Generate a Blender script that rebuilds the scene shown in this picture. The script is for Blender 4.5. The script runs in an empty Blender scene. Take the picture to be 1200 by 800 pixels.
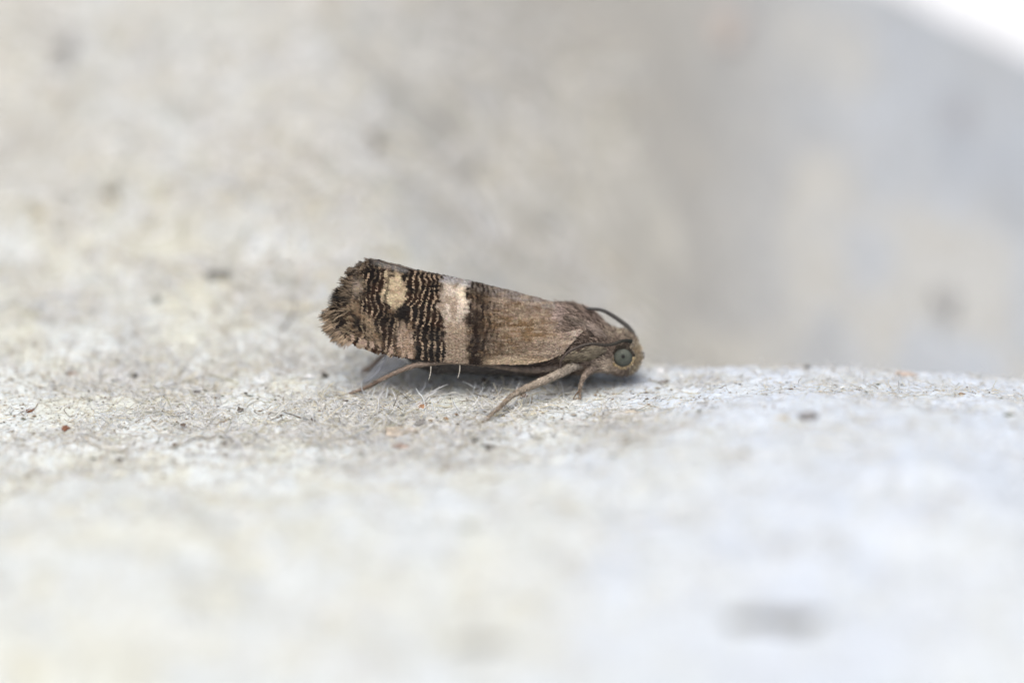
# A small moth resting on moulded paper pulp.  One Blender unit is one millimetre.
import bpy, math, random
import numpy as np
from mathutils import Vector

random.seed(4)
rng = np.random.default_rng(11)
sc = bpy.context.scene
C = bpy.data.collections.new("scene"); sc.collection.children.link(C)

# ------------------------------------------------------------------ camera
PITCH = math.radians(20.0)
DIST = 120.0                     # camera to the moth
FOCUS = 119.05
APER = 3.9                       # aperture radius (mm)
sp, cp = math.sin(PITCH), math.cos(PITCH)
FWD = np.array([0, cp, -sp]); UPV = np.array([0, sp, cp]); RGT = np.array([1.0, 0, 0])
CAM = -DIST * FWD
cam_d = bpy.data.cameras.new("camera"); cam = bpy.data.objects.new("camera", cam_d); C.objects.link(cam)
cam.location = CAM.tolist(); cam.rotation_euler = (math.radians(90) - PITCH, 0, 0)
cam_d.sensor_width = 36; cam_d.lens = 180; cam_d.clip_start = 1; cam_d.clip_end = 5000
cam_d.dof.use_dof = True; cam_d.dof.focus_distance = FOCUS
cam_d.dof.aperture_fstop = 0.180 / (2 * APER)
sc.camera = cam

# ------------------------------------------------------------------ light (bright overcast)
SUN_EL, SUN_AZ = math.radians(66), math.radians(200)      # azimuth measured clockwise from +Y
w = bpy.data.worlds.new("World"); sc.world = w; w.use_nodes = True
nt = w.node_tree; nt.nodes.clear()
so = nt.nodes.new('ShaderNodeOutputWorld'); bg = nt.nodes.new('ShaderNodeBackground'); sk = nt.nodes.new('ShaderNodeTexSky')
sk.sky_type = 'NISHITA'; sk.sun_disc = False; sk.sun_elevation = SUN_EL; sk.sun_rotation = SUN_AZ
sk.air_density = 0.6; sk.dust_density = 5.0; sk.ozone_density = 0.6
bg.inputs[1].default_value = 0.13
hs = nt.nodes.new('ShaderNodeHueSaturation'); hs.inputs['Saturation'].default_value = 0.55      # thin white overcast
nt.links.new(sk.outputs[0], hs.inputs['Color']); nt.links.new(hs.outputs[0], bg.inputs[0]); nt.links.new(bg.outputs[0], so.inputs[0])
sd = bpy.data.lights.new("sun", 'SUN'); sd.energy = 1.4; sd.angle = math.radians(42); sd.color = (1.0, 0.985, 0.94)
sun = bpy.data.objects.new("sun", sd); C.objects.link(sun)
sdir = Vector((math.sin(SUN_AZ) * math.cos(SUN_EL), math.cos(SUN_AZ) * math.cos(SUN_EL), math.sin(SUN_EL)))
sun.rotation_euler = sdir.to_track_quat('Z', 'Y').to_euler()
sc.view_settings.view_transform = 'Standard'; sc.view_settings.look = 'None'
sc.view_settings.exposure = 0.27; sc.view_settings.gamma = 1.0; sc.view_settings.use_curve_mapping = False

# ------------------------------------------------------------------ helpers
def sst(a, b, x):
    t = np.clip((x - a) / (b - a), 0, 1); return t * t * (3 - 2 * t)

def hsh(ix, iy, seed):
    n = (ix.astype(np.int64) * 374761393 + iy.astype(np.int64) * 668265263 + seed * 1442695041) & 0x7fffffff
    n = ((n ^ (n >> 13)) * 1274126177) & 0x7fffffff
    n = ((n ^ (n >> 16)) * 974634541) & 0x7fffffff
    return (n & 0xffffff) / float(0xffffff)

def vn(x, y, seed=0):
    x = np.asarray(x, float); y = np.asarray(y, float)
    ix = np.floor(x); iy = np.floor(y); fx = x - ix; fy = y - iy
    fx = fx * fx * fx * (fx * (fx * 6 - 15) + 10); fy = fy * fy * fy * (fy * (fy * 6 - 15) + 10)
    a = hsh(ix, iy, seed); b = hsh(ix + 1, iy, seed); c = hsh(ix, iy + 1, seed); d = hsh(ix + 1, iy + 1, seed)
    return (a * (1 - fx) + b * fx) * (1 - fy) + (c * (1 - fx) + d * fx) * fy

def fbm(x, y, seed=0, o=4):
    s = 0; a = 0.5; tot = 0
    for k in range(o):
        s = s + a * vn(x * 2**k + 17.3 * k, y * 2**k - 9.1 * k, seed + k); tot += a; a *= 0.5
    return s / tot          # 0..1

def s2l(c):
    c = np.asarray(c, float) / 255.0
    return np.where(c <= 0.04045, c / 12.92, ((c + 0.055) / 1.055) ** 2.4)

def tag(o, label=None, cat=None, group=None, kind=None):
    if label: o['label'] = label
    if cat: o['category'] = cat
    if group: o['group'] = group
    if kind: o['kind'] = kind
    return o

def mesh_obj(name, verts, faces, mat, parent=None, col=None, smooth=True):
    """faces: (M,k) int array or list of such arrays; col: (N,3) linear per vertex"""
    verts = np.asarray(verts, np.float32)
    fl = faces if isinstance(faces, list) else [faces]
    me = bpy.data.meshes.new(name)
    me.vertices.add(len(verts)); me.vertices.foreach_set("co", verts.ravel())
    nl = sum(f.size for f in fl); nf = sum(len(f) for f in fl)
    me.loops.add(nl); me.polygons.add(nf)
    me.loops.foreach_set("vertex_index", np.concatenate([f.ravel() for f in fl]).astype(np.int32))
    tot = np.concatenate([np.full(len(f), f.shape[1]) for f in fl])
    st = np.concatenate([[0], np.cumsum(tot)[:-1]])
    me.polygons.foreach_set("loop_start", st.astype(np.int32))
    me.polygons.foreach_set("use_smooth", np.full(nf, smooth))
    me.update(calc_edges=True); me.validate()
    if col is not None:
        at = me.color_attributes.new("Col", 'FLOAT_COLOR', 'POINT')
        c4 = np.ones((len(verts), 4), np.float32); c4[:, :3] = col
        at.data.foreach_set("color", c4.ravel())
    me.materials.append(mat)
    o = bpy.data.objects.new(name, me); C.objects.link(o)
    if parent is not None: o.parent = parent
    return o

def world_at(px, py, y):
    """point whose world y is y and which the photograph shows at px, py"""
    u = (np.asarray(px, float) - 600) / 50.0; v = (400 - np.asarray(py, float)) / 50.0
    y = np.asarray(y, float)
    u, v, y = np.broadcast_arrays(u, v, y)
    d = u[..., None] * RGT + v[..., None] * UPV + DIST * FWD
    k = (y - CAM[1]) / d[..., 1]
    return CAM + d * k[..., None]

def to_px(P):
    q = P - CAM; z = q @ FWD
    return 600 + 50 * DIST * (q @ RGT) / z, 400 - 50 * DIST * (q @ UPV) / z

# ------------------------------------------------------------------ materials
def mat(name, rough=0.7, spec=0.3, attr=True, base=(0.5, 0.5, 0.5), nscale=8, namt=0.15, bump=0.0, bscale=20, bdist=0.02, sss=0.0, trans=0.0, sheen=0.0, coat=0.0):
    m = bpy.data.materials.new(name); m.use_nodes = True; t = m.node_tree; n = t.nodes; b = n['Principled BSDF']
    b.inputs['Roughness'].default_value = rough; b.inputs['Specular IOR Level'].default_value = spec
    tc = n.new('ShaderNodeTexCoord')
    no = n.new('ShaderNodeTexNoise'); no.inputs['Scale'].default_value = nscale; no.inputs['Detail'].default_value = 5
    t.links.new(tc.outputs['Object'], no.inputs['Vector'])
    mr = n.new('ShaderNodeMapRange'); mr.inputs[1].default_value = 0.3; mr.inputs[2].default_value = 0.7
    mr.inputs[3].default_value = 1 - namt; mr.inputs[4].default_value = 1 + namt
    t.links.new(no.outputs[0], mr.inputs[0])
    mx = n.new('ShaderNodeMix'); mx.data_type = 'RGBA'; mx.blend_type = 'MULTIPLY'; mx.inputs[0].default_value = 1
    if attr:
        a = n.new('ShaderNodeAttribute'); a.attribute_name = 'Col'; t.links.new(a.outputs['Color'], mx.inputs[6])
    else: mx.inputs[6].default_value = (*base, 1)
    t.links.new(mr.outputs[0], mx.inputs[7]); t.links.new(mx.outputs[2], b.inputs['Base Color'])
    if bump:
        bn = n.new('ShaderNodeTexNoise'); bn.inputs['Scale'].default_value = bscale; bn.inputs['Detail'].default_value = 4
        t.links.new(tc.outputs['Object'], bn.inputs['Vector'])
        bm = n.new('ShaderNodeBump'); bm.inputs['Strength'].default_value = bump; bm.inputs['Distance'].default_value = bdist
        t.links.new(bn.outputs[0], bm.inputs['Height']); t.links.new(bm.outputs[0], b.inputs['Normal'])
    if sheen: b.inputs['Sheen Weight'].default_value = sheen
    if coat: b.inputs['Coat Weight'].default_value = coat
    if trans:
        out = n['Material Output']; tr = n.new('ShaderNodeBsdfTranslucent'); ms = n.new('ShaderNodeMixShader')
        ms.inputs[0].default_value = trans; t.links.new(mx.outputs[2], tr.inputs[0])
        t.links.new(b.outputs[0], ms.inputs[1]); t.links.new(tr.outputs[0], ms.inputs[2]); t.links.new(ms.outputs[0], out.inputs[0])
    return m

M_pulp = mat('pulp', rough=0.9, spec=0.15, nscale=6, namt=0.05, bump=0.6, bscale=14, bdist=0.03)
M_fibre = mat('fibre', rough=0.7, spec=0.25, nscale=3, namt=0.06, trans=0.12)
M_fleck = mat('fleck', rough=0.7, spec=0.25, nscale=20, namt=0.25, bump=0.4, bscale=30, bdist=0.01)
M_table = mat('white_table', attr=False, base=(0.86, 0.87, 0.88), rough=0.6, nscale=0.05, namt=0.03)
M_scale = mat('wing_scale', rough=0.5, spec=0.22, nscale=30, namt=0.12)
M_wing = mat('wing_membrane', rough=0.6, spec=0.3, nscale=30, namt=0.2, bump=0.3, bscale=40, bdist=0.01)
M_body = mat('body_cuticle', rough=0.6, spec=0.3, nscale=14, namt=0.3, bump=0.5, bscale=25, bdist=0.015)
M_leg = mat('leg_cuticle', rough=0.55, spec=0.35, nscale=22, namt=0.25, bump=0.6, bscale=45, bdist=0.012)
M_ant = mat('antenna', rough=0.5, spec=0.35, nscale=30, namt=0.2, bump=0.3, bscale=50, bdist=0.01)

# ------------------------------------------------------------------ ground shape
def ground_base(x, y):
    x = np.asarray(x, float); y = np.asarray(y, float)
    z0 = -1.05 - 0.12 * sst(-2, -13, x) - 0.45 * sst(6, 17, x)
    yn = np.minimum(y, 0)
    z0 = z0 + 0.17 * (3.0 - np.sqrt(yn**2 + 9.0))                     # falls gently towards the viewer
    st = 4.4 - 4.2 * sst(-2, 7, x)
    lump = np.log1p(np.exp(np.clip((-y - st) * 1.3, -30, 60))) / 1.3  # then the foreground swells up again
    z0 = z0 + 2.6 * np.tanh(0.34 * lump / 2.6)
    up = np.log1p(np.exp(np.clip((y - 1.1) * 0.9, -30, 60))) / 0.9 - 0.35
    zl = z0 + 0.33 * up                                                # left: a slope rising to the back
    q = np.maximum(y - 0.5, 0)
    drop = 4.2 * np.tanh(1.05 * (np.sqrt(q * q + 5.5) - math.sqrt(5.5)) / 4.2)
    zr = z0 - drop + 8.2 * sst(6.5, 26, y)                             # right: a dip, then the far wall
    m = sst(-6.0, 6.5, x - 0.05 * np.maximum(y, 0))
    z = zl * (1 - m) + zr * m
    z = z - 0.52 * sst(13, 20, y) * np.log1p(np.exp((x - 9.6) * 1.2)) / 1.2
    rim = 23.5 + 6 * (1 - sst(2, 9, x))
    z = z - 1.6 * np.maximum(y - rim, 0)
    return np.maximum(z, -18)

def ground(x, y, fine=True):
    z = ground_base(x, y)
    z = z + 0.7 * (fbm(x * 0.22, y * 0.22, 5, 2) - 0.5)*sst(2,9,np.abs(y)) + 0.35 * (fbm(x * 0.8, y * 0.8, 8, 2) - 0.5)*sst(3,9,np.abs(y)) + 0.16 * (fbm(x * 0.55, y * 0.55, 31, 3) - 0.5)
    z = z + 0.09 * (fbm(x * 2.1, y * 1.7, 41, 2) - 0.5)
    if fine:
        wx = x + 0.25 * (vn(x * 3, y * 3, 51) - 0.5); wy = y + 0.25 * (vn(x * 3, y * 3, 52) - 0.5)
        z = z + 0.06 * (fbm(wx * 6, wy * 6, 61, 3) - 0.5)
        r = 1 - np.abs(2 * vn(wx * 9, wy * 14, 71) - 1)
        z = z + 0.02 * r * r - 0.06 * sst(0.70, 0.95, vn(wx * 4.2, wy * 4.2, 81))
    return z

def hit(px, py):
    """where the line of sight at px, py meets the ground"""
    u = (px - 600) / 50.0; v = (400 - py) / 50.0
    d = u * RGT + v * UPV + DIST * FWD; d = d / np.linalg.norm(d)
    t = np.linspace(95, 190, 9501); P = CAM + t[:, None] * d
    s = P[:, 2] - ground(P[:, 0], P[:, 1]); i = int(np.argmax(s < 0))
    return P[i]

def ground_colour(x, y):
    n1 = fbm(x * 0.22, y * 0.16, 101, 3)[..., None]; n2 = fbm(x * 0.35 + 5, y * 0.22, 111, 3)[..., None]
    n3 = fbm(x * 1.3, y * 1.0, 121, 3)[..., None]; n4 = fbm(x * 5, y * 5, 131, 3)[..., None]
    warm = np.array([0.645, 0.685, 0.685]); cool = np.array([0.585, 0.64, 0.71]); yel = np.array([0.63, 0.625, 0.50]); tan = np.array([0.45, 0.44, 0.40])
    cw = sst(-7, 6, x)[..., None]
    c = warm * (1 - cw) + cool * cw
    k = sst(0.52, 0.72, n1) * (1 - 0.75 * cw) * 0.55
    c = c * (1 - k) + yel * k
    k = sst(0.46, 0.66, n3) * 0.45 * (1 - 0.7 * cw); c = c * (1 - k) + yel * k
    n5 = fbm(x * 0.75 + 9, y * 0.6, 161, 3)[..., None]; k = sst(0.5, 0.68, n5) * (0.12 + 0.5 * sst(1, 5, y)[..., None]); c = c * (1 - k) + np.array([0.45, 0.45, 0.42]) * k
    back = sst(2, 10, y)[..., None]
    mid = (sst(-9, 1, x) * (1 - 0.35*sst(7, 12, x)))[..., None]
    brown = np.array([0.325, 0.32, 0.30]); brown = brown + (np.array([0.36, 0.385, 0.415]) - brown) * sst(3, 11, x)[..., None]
    k = back * (0.46 + 0.54 * mid); c = c * (1 - k) + brown * k  # weaker light on the slopes behind is put into the colour as darker pulp
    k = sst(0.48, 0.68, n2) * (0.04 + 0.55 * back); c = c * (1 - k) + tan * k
    c = c * (0.86 + 0.24 * n4)
    k = .8 * (sst(0.57, 0.70, fbm(x * 13, y * 10, 151, 2)) * 0.55)[..., None] * (1 - .5 * cw); c = c * (1 - k) + np.array([0.42, 0.36, 0.26]) * k
    k = sst(0.66, 0.80, fbm(x * 7.3, y * 6.1, 141, 2))[..., None] * 0.40 * (1 - 0.5 * cw)
    c = c * (1 - k) + np.array([0.30, 0.26, 0.20]) * k
    return c

xs = np.concatenate([np.linspace(-60, -13.5, 90)[:-1], np.linspace(-13.5, 13.5, 820)[:-1], np.linspace(13.5, 60, 90)])
ys = np.concatenate([np.linspace(-60, -16, 60)[:-1], np.linspace(-16, -5, 110)[:-1], np.linspace(-5, 4, 330)[:-1], np.linspace(4, 14, 110)[:-1], np.linspace(14, 58, 130)])
X, Y = np.meshgrid(xs, ys)
Z = ground(X, Y)
nx, ny = len(xs), len(ys)
V = np.stack([X, Y, Z], -1).reshape(-1, 3)
idx = np.arange(nx * ny).reshape(ny, nx)
F = np.stack([idx[:-1, :-1], idx[:-1, 1:], idx[1:, 1:], idx[1:, :-1]], -1).reshape(-1, 4)
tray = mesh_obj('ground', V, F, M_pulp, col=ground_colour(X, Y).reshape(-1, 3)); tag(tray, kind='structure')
# white surface far behind and below
tv = np.array([[-2500, -2500, -20], [2500, -2500, -20], [2500, 2500, -20], [-2500, 2500, -20]], float)
tag(mesh_obj('white_backdrop_surface', tv, np.array([[0, 1, 2, 3]]), M_table, smooth=False), kind='structure')

# ------------------------------------------------------------------ pulp fibres
def tubes(paths, rad, cols, sides=3):
    """paths (N,K,3), rad (N,K) -> verts, faces, cols"""
    N, K, _ = paths.shape
    T = np.gradient(paths, axis=1); T /= np.linalg.norm(T, axis=2, keepdims=True) + 1e-9
    up = np.zeros_like(T); up[..., 2] = 1; up[..., 0] = 0.3
    A = np.cross(T, up); A /= np.linalg.norm(A, axis=2, keepdims=True) + 1e-9
    B = np.cross(A, T)
    an = np.arange(sides) * 2 * np.pi / sides
    ring = (np.cos(an)[None, None, :, None] * A[:, :, None, :] + np.sin(an)[None, None, :, None] * B[:, :, None, :]) * rad[:, :, None, None]
    V = (paths[:, :, None, :] + ring).reshape(-1, 3)
    base = (np.arange(N) * K * sides)[:, None, None] + (np.arange(K - 1) * sides)[None, :, None]
    j = np.arange(sides)[None, None, :]; j2 = (j + 1) % sides
    F = np.stack([base + j, base + j2, base + sides + j2, base + sides + j], -1).reshape(-1, 4)
    col = np.repeat(cols, K * sides, axis=0)
    return V, F, col

def fibre_set(n, xr, yr, Lr, Rr, seed, clump=True, flat=1.0, lift=0.03):
    r = np.random.default_rng(seed)
    x = r.uniform(*xr, n * 3); y = r.uniform(*yr, n * 3)
    keep = r.random(n * 3) < (0.08 + 0.92 * sst(0.40, 0.62, fbm(x * 0.8, y * 0.8, 201, 3)))
    x = x[keep][:n]; y = y[keep][:n]; n = len(x)
    K = 6; L = r.uniform(*Lr, n) * (0.5 + r.random(n) ** 2)
    a0 = r.uniform(0, np.pi * 2, n); curv = r.normal(0, 1.3, n) / 1.0
    s = np.linspace(-0.5, 0.5, K)
    ang = a0[:, None] + curv[:, None] * s[None, :] * 1.2 + r.normal(0, 0.15, (n, K))
    dx = np.cos(ang) * L[:, None] / (K - 1); dy = np.sin(ang) * L[:, None] / (K - 1)
    px = x[:, None] + np.cumsum(dx, 1); py = y[:, None] + np.cumsum(dy, 1)
    pz = ground(px, py) + r.uniform(-0.3, 1.0, n)[:, None] * lift * .6 + (r.random(n) ** 4)[:, None] * (0.18 * (s[None, :] * 2 + 1)) * (r.random(n) < (0.45 if seed == 6 else 0.22))[:, None]
    rad = (r.uniform(*Rr, n) * (0.6 + r.random(n)))[:, None] * np.array([0.4, 0.9, 1, 1, 0.9, 0.3])[None, :]
    pal = np.array([[0.84, 0.84, 0.84], [0.82, 0.81, 0.76], [0.78, 0.73, 0.58], [0.76, 0.79, 0.82], [0.66, 0.64, 0.58], [0.44, 0.38, 0.30], [0.16, 0.13, 0.10], [0.58, 0.58, 0.46]])
    pr = np.array([0.36, 0.2, 0.14, 0.14, 0.07, 0.045, 0.015, 0.03])
    cc = pal[r.choice(len(pal), n, p=pr)] * r.uniform(0.85, 1.05, (n, 1))
    return tubes(np.stack([px, py, pz], -1), rad, np.clip(cc * (1.06 if seed == 2 or seed == 6 else 1.0), 0, 0.88))

Vs, Fs, Cs, off = [], [], [], 0
for a in [(19000, (-13.5, 4.8), (-5.0, 5.5), (0.15, 0.7), (0.0045, 0.010), 1),
          (6000, (-11, 4), (-3.2, 1.8), (0.25, 0.9), (0.005, 0.011), 2),
          (3800, (3, 13.5), (-4, 1.8), (0.1, 0.4), (0.004, 0.008), 3),
          (1500, (-14, 14), (-16, -4.5), (0.3, 1.2), (0.008, 0.02), 4),
          (2600, (-4.6, 3.2), (-3.0, -0.7), (0.25, 0.9), (0.006, 0.013), 6),
          (3500, (-16, 3), (3, 18), (0.4, 1.6), (0.012, 0.035), 5)]:
    v, f, c = fibre_set(*a[:6]); Vs.append(v); Fs.append(f + off); Cs.append(c); off += len(v)
fo = mesh_obj('pulp_fibres', np.concatenate(Vs), np.concatenate(Fs), M_fibre, col=np.concatenate(Cs))
tag(fo, 'fine tangled pale paper fibres matted over the pulp surface', 'fibres', kind='stuff')

# tiny grains: dust, and dark ones standing in for shaded pores
def grains(n, xr, yr, Rr, seed):
    r = np.random.default_rng(seed); x = r.uniform(*xr, n); y = r.uniform(*yr, n); z = ground(x, y)
    k = np.array([[1, 0, 0], [-1, 0, 0], [0, 1, 0], [0, -1, 0], [0, 0, 1], [0, 0, -1]], float)
    R = r.uniform(*Rr, n) * (0.5 + r.random(n) ** 3 * 1.5)
    V = k[None] * R[:, None, None] * r.uniform(0.5, 1.5, (n, 6, 1)); V[..., 0] *= r.uniform(0.7, 2.2, (n, 1)); V[..., 2] *= 0.6
    V = V + np.stack([x, y, z + 0.3 * R + r.uniform(0, .022, n)], -1)[:, None, :]
    t = np.array([[0, 2, 4], [2, 1, 4], [1, 3, 4], [3, 0, 4], [2, 0, 5], [1, 2, 5], [3, 1, 5], [0, 3, 5]])
    F = (t[None] + (np.arange(n) * 6)[:, None, None]).reshape(-1, 3)
    pal = np.array([[0.12, 0.10, 0.08], [0.24, 0.18, 0.12], [0.30, 0.27, 0.22], [0.55, 0.5, 0.42], [0.78, 0.78, 0.78], [0.16, 0.17, 0.13]])
    c = pal[r.choice(6, n, p=[0.12, 0.15, 0.2, 0.23, 0.2, 0.1] if seed != 24 else [0.12, 0.28, 0.30, 0.1, 0, 0.20])]
    return V.reshape(-1, 3), F, np.repeat(c, 6, 0)
Vs, Fs, Cs, off = [], [], [], 0
for a in [(3200, (-13.5, 4), (-4.6, 3.5), (0.012, 0.026), 24), (11000, (-13, 5), (-4.5, 4), (0.007, 0.018), 21), (700, (5, 13), (-2, 1.6), (0.010, 0.024), 22), (500, (-14, 14), (-15, 12), (0.03, 0.06), 23)]:
    v, f, c = grains(*a); Vs.append(v); Fs.append(f + off); Cs.append(c); off += len(v)
tag(mesh_obj('dust_pore_grains', np.concatenate(Vs), np.concatenate(Fs), M_fleck, col=np.concatenate(Cs), smooth=False),
    'tiny dark and pale grains scattered over the pulp, dust and imitated dark pores', 'dust', kind='stuff')

# ------------------------------------------------------------------ single flecks, chips and strands
def chip(name, px, py, wpx, hpx, rot, rgb, label, thick=0.05, group=None, cat='fleck', sc_far=1.0):
    P = hit(px, py); g = (P - CAM) @ FWD / DIST
    a = wpx / 50 * g * 0.5; b = hpx / 50 * g * 0.5 / 0.45
    n = 14; th = np.arange(n) * 2 * np.pi / n; r = np.random.default_rng(int(px * 7 + py))
    rr = 1 + 0.32 * r.normal(size=n).clip(-1.4, 1.4)
    ex = np.cos(th) * a * rr; ey = np.sin(th) * b * rr
    cr, sr = math.cos(rot), math.sin(rot)
    rings = []
    for k, (s, h) in enumerate([(0.75, -0.3), (1.0, 0.25), (0.8, 0.85), (0.35, 1.0)]):
        x = (ex * cr - ey * sr) * s; y = (ex * sr + ey * cr) * s
        z = h * thick * (1 + 0.25 * r.normal(size=n)) 
        gz = ground(P[0] + x, P[1] + y, False) - ground(P[0:1], P[1:2], False)
        rings.append(np.stack([x, y, z + gz], -1))
    Vv = np.concatenate(rings + [np.array([[0, 0, thick]]), np.array([[0, 0, -0.3 * thick]])])
    F4 = []; F3 = []
    for k in range(3):
        for j in range(n):
            F4.append([k * n + j, k * n + (j + 1) % n, (k + 1) * n + (j + 1) % n, (k + 1) * n + j])
    for j in range(n):
        F3.append([3 * n + j, 3 * n + (j + 1) % n, 4 * n]); F3.append([(j + 1) % n, j, 4 * n + 1])
    c = s2l(np.array(rgb) * .86 + 24) * np.ones((len(Vv), 3)) * r.uniform(0.6, 1.35, (len(Vv), 1))
    o = mesh_obj(name, Vv, [np.array(F4), np.array(F3)], M_fleck, col=c)
    o.location = (P[0], P[1], P[2] + 0.01)
    tag(o, label, cat, group); return o

G1 = 'flecks of debris on the pulp'
CH = [
 ('fleck', 35, 482, 9, 4, 0.6, (122, 80, 56), 'reddish brown fleck near the left edge, the upper of the two red ones', .04),
 ('fleck', 77, 503, 9, 6, 0.0, (118, 74, 52), 'rust brown rounded fleck at far left, the lower of the two red ones', .05),
 ('fleck', 157, 442, 9, 4, -.3, (50, 46, 40), 'small black oblong fleck left of the moth on fibrous pulp', .05),
 ('fleck', 379, 440, 6, 7, 0.8, (52, 48, 44), 'small dark speck just left of the hind leg tip', .05),
 ('fleck', 215, 500, 6, 5, 0.5, (90, 78, 66), 'small grey brown speck in the sharp band at lower left', .04),
 ('fleck', 205, 522, 8, 4, -.6, (105, 90, 76), 'dull brown sliver slightly out of focus at lower left', .04),
 ('fleck', 232, 461, 10, 4, 0.1, (92, 84, 78), 'thin grey sliver lying midway between black fleck and moth tail', .04),
 ('fleck', 281, 481, 8, 4, -.1, (90, 82, 72), 'grey brown sliver below and left of the hind leg', .04),
 ('fleck', 367, 493, 5, 4, .3, (84, 70, 60), 'tiny brown speck below the hind leg tip', .04),
 ('fleck', 139, 540, 8, 6, .3, (110, 105, 96), 'blurred grey speck in the lower left foreground', .05),
 ('fleck', 84, 438, 12, 4, .1, (120, 88, 66), 'thin tan brown sliver above the two red flecks', .03),
 ('fleck', 556, 517, 9, 4, -.5, (86, 84, 72), 'dark olive fleck below the middle foot, the upper of a pair', .05),
 ('fleck', 574, 525, 12, 5, .2, (98, 94, 86), 'grey olive fleck below the middle foot, the lower of a pair', .05),
 ('fleck', 598, 479, 14, 3, .25, (84, 80, 70), 'thin dark sliver right of the middle foot', .03),
 ('fleck', 613, 465, 8, 4, .1, (112, 84, 68), 'small red brown fleck under the middle leg', .06),
 ('fleck', 493, 497, 14, 7, .1, (125, 122, 118), 'rounded grey crumb between hind leg and middle foot', .08),
 ('fleck', 522, 492, 7, 4, .1, (150, 120, 84), 'small tan fleck left of the middle foot', .04),
 ('fleck', 472, 524, 20, 6, -.05, (150, 128, 114), 'blurred brown fleck in front of the pinkish chip', .05),
 ('fleck', 799, 422, 8, 4, 0.0, (108, 102, 94), 'small grey fleck just right of the head', .05),
 ('fleck', 824, 421, 3, 6, 0.0, (60, 56, 52), 'tiny upright dark speck on the crest right of the head', .10),
 ('fleck', 945, 431, 8, 4, .1, (96, 92, 88), 'small dark grey fleck on the crest at the right', .05),
 ('fleck', 862, 429, 6, 4, .1, (140, 136, 130), 'faint grey fleck on the crest nearest the head side', .04),
 ('fleck', 777, 448, 12, 4, .2, (126, 118, 110), 'flat grey sliver on bright pulp below the face', .03),
 ('fleck', 948, 490, 22, 6, -.05, (128, 122, 118), 'blurred dark grey fleck on pale foreground at the right', .10),
 ('fleck', 918, 491, 20, 5, 0, (196, 182, 156), 'blurred yellowish fleck touching the dark one at the right', .06),
 ('fleck', 1061, 439, 24, 6, 0, (196, 176, 162), 'faint pinkish patch of pulp on the right hand crest', .04),
 ('fleck', 908, 730, 118, 14, 0, (108, 106, 102), 'wide soft grey smudge at the bottom right of the foreground', .16),
 ('fleck', 255, 326, 34, 6, -.3, (104, 102, 94), 'elongated blurred dark fleck above left of the moth tail', .14),
 ('fleck', 183, 353, 9, 8, 0, (128, 128, 116), 'round blurred grey green fleck in the left background', .12),
 ('fleck', 130, 224, 20, 12, 0, (166, 162, 150), 'blurred brown blotch in the upper left background', .2),
 ('fleck', 78, 62, 16, 26, 0, (156, 154, 152), 'tall blurred grey blotch near the top left corner', .3),
 ('fleck', 1124, 140, 24, 20, 0, (160, 160, 164), 'round blurred grey blotch high in the right background', .3),
 ('fleck', 1106, 360, 24, 16, 0, (152, 152, 152), 'round blurred grey blotch just above the right hand crest', .3),
 ('fleck', 855, 42, 40, 24, 0, (176, 166, 158), 'blurred pinkish brown blotch at the top centre right', .3),
 ('fleck', 565, 755, 60, 10, 0, (160, 160, 154), 'faint soft grey smudge at the bottom centre of the foreground', .12),
 ('chip', 495, 477, 11, 5, -.05, (150, 112, 80), 'small orange tan chip lying below the wing middle', .05),
 ('chip', 466, 509, 46, 9, 0.02, (202, 188, 170), 'large flat pinkish cream chip below the hind leg', .10),
 ('chip', 583, 489, 22, 7, -.25, (160, 148, 112), 'olive yellow chip touching the middle foot', .06),
 ('chip', 737, 484, 22, 5, .1, (192, 180, 164), 'thin beige chip in front of the head', .05),
]
for c in CH: chip(*c[:8], thick=c[8], group=G1, cat='fleck' if c[0] == 'fleck' else 'chip')

def smooth_path(pts, n):
    P = np.asarray(pts, float); m = len(P)
    Q = np.concatenate([[2 * P[0] - P[1]], P, [2 * P[-1] - P[-2]]])
    out = []
    for t in np.linspace(0, m - 1, n):
        i = min(int(t), m - 2); f = t - i; a, b, c, d = Q[i:i + 4]
        out.append(0.5 * ((2 * b) + (c - a) * f + (2 * a - 5 * b + 4 * c - d) * f * f + (3 * b - a - 3 * c + d) * f**3))
    return np.array(out)

def strand(pp, lift, wpx, rgb, label, name='strand'):
    pts = []
    for (px, py), l in zip(pp, lift):
        P = hit(px, py + l * 47); P = world_at(px, py, P[1]) ; pts.append(P)
    S = smooth_path(pts, 16); o0 = S[0].copy(); K = len(S)
    rad = np.full((1, K), wpx / 100.0); rad[0, 0] *= .4; rad[0, -1] *= .4
    v, f, c = tubes((S - o0)[None], rad, s2l(rgb)[None], 5)
    o = mesh_obj(name, v, f, M_fibre, col=c); o.location = o0.tolist()
    tag(o, label, 'fibre', 'long single fibres standing out of the pulp')
W_ = (222, 222, 222)
strand([(457, 443), (450, 452), (446, 463), (434, 479)], (.15, .1, .05, 0), 1.6, W_, 'long white fibre slanting below the hind leg')
strand([(454, 417), (441, 437), (427, 448)], (.7, .4, 0), 1.3, (214, 216, 226), 'pale bluish thread from the wing tip down behind the hind leg')
strand([(444, 468), (458, 459), (467, 466), (478, 463)], (.03, .12, .06, 0), 1.3, W_, 'curly white fibre right of the slanting one under the hind leg')
strand([(476, 455), (484, 467), (491, 474)], (.1, .06, 0), 1.2, (214, 206, 184), 'short cream fibre above the orange tan chip')
strand([(452, 455), (463, 457), (472, 463)], (.08, .1, 0), 1.2, (200, 196, 160), 'short yellowish fibre under the shaded hind leg')
strand([(546, 456), (558, 462), (565, 470), (559, 480)], (0, .08, .05, 0), 1.3, W_, 'hooked white fibre left of the middle leg')
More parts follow.
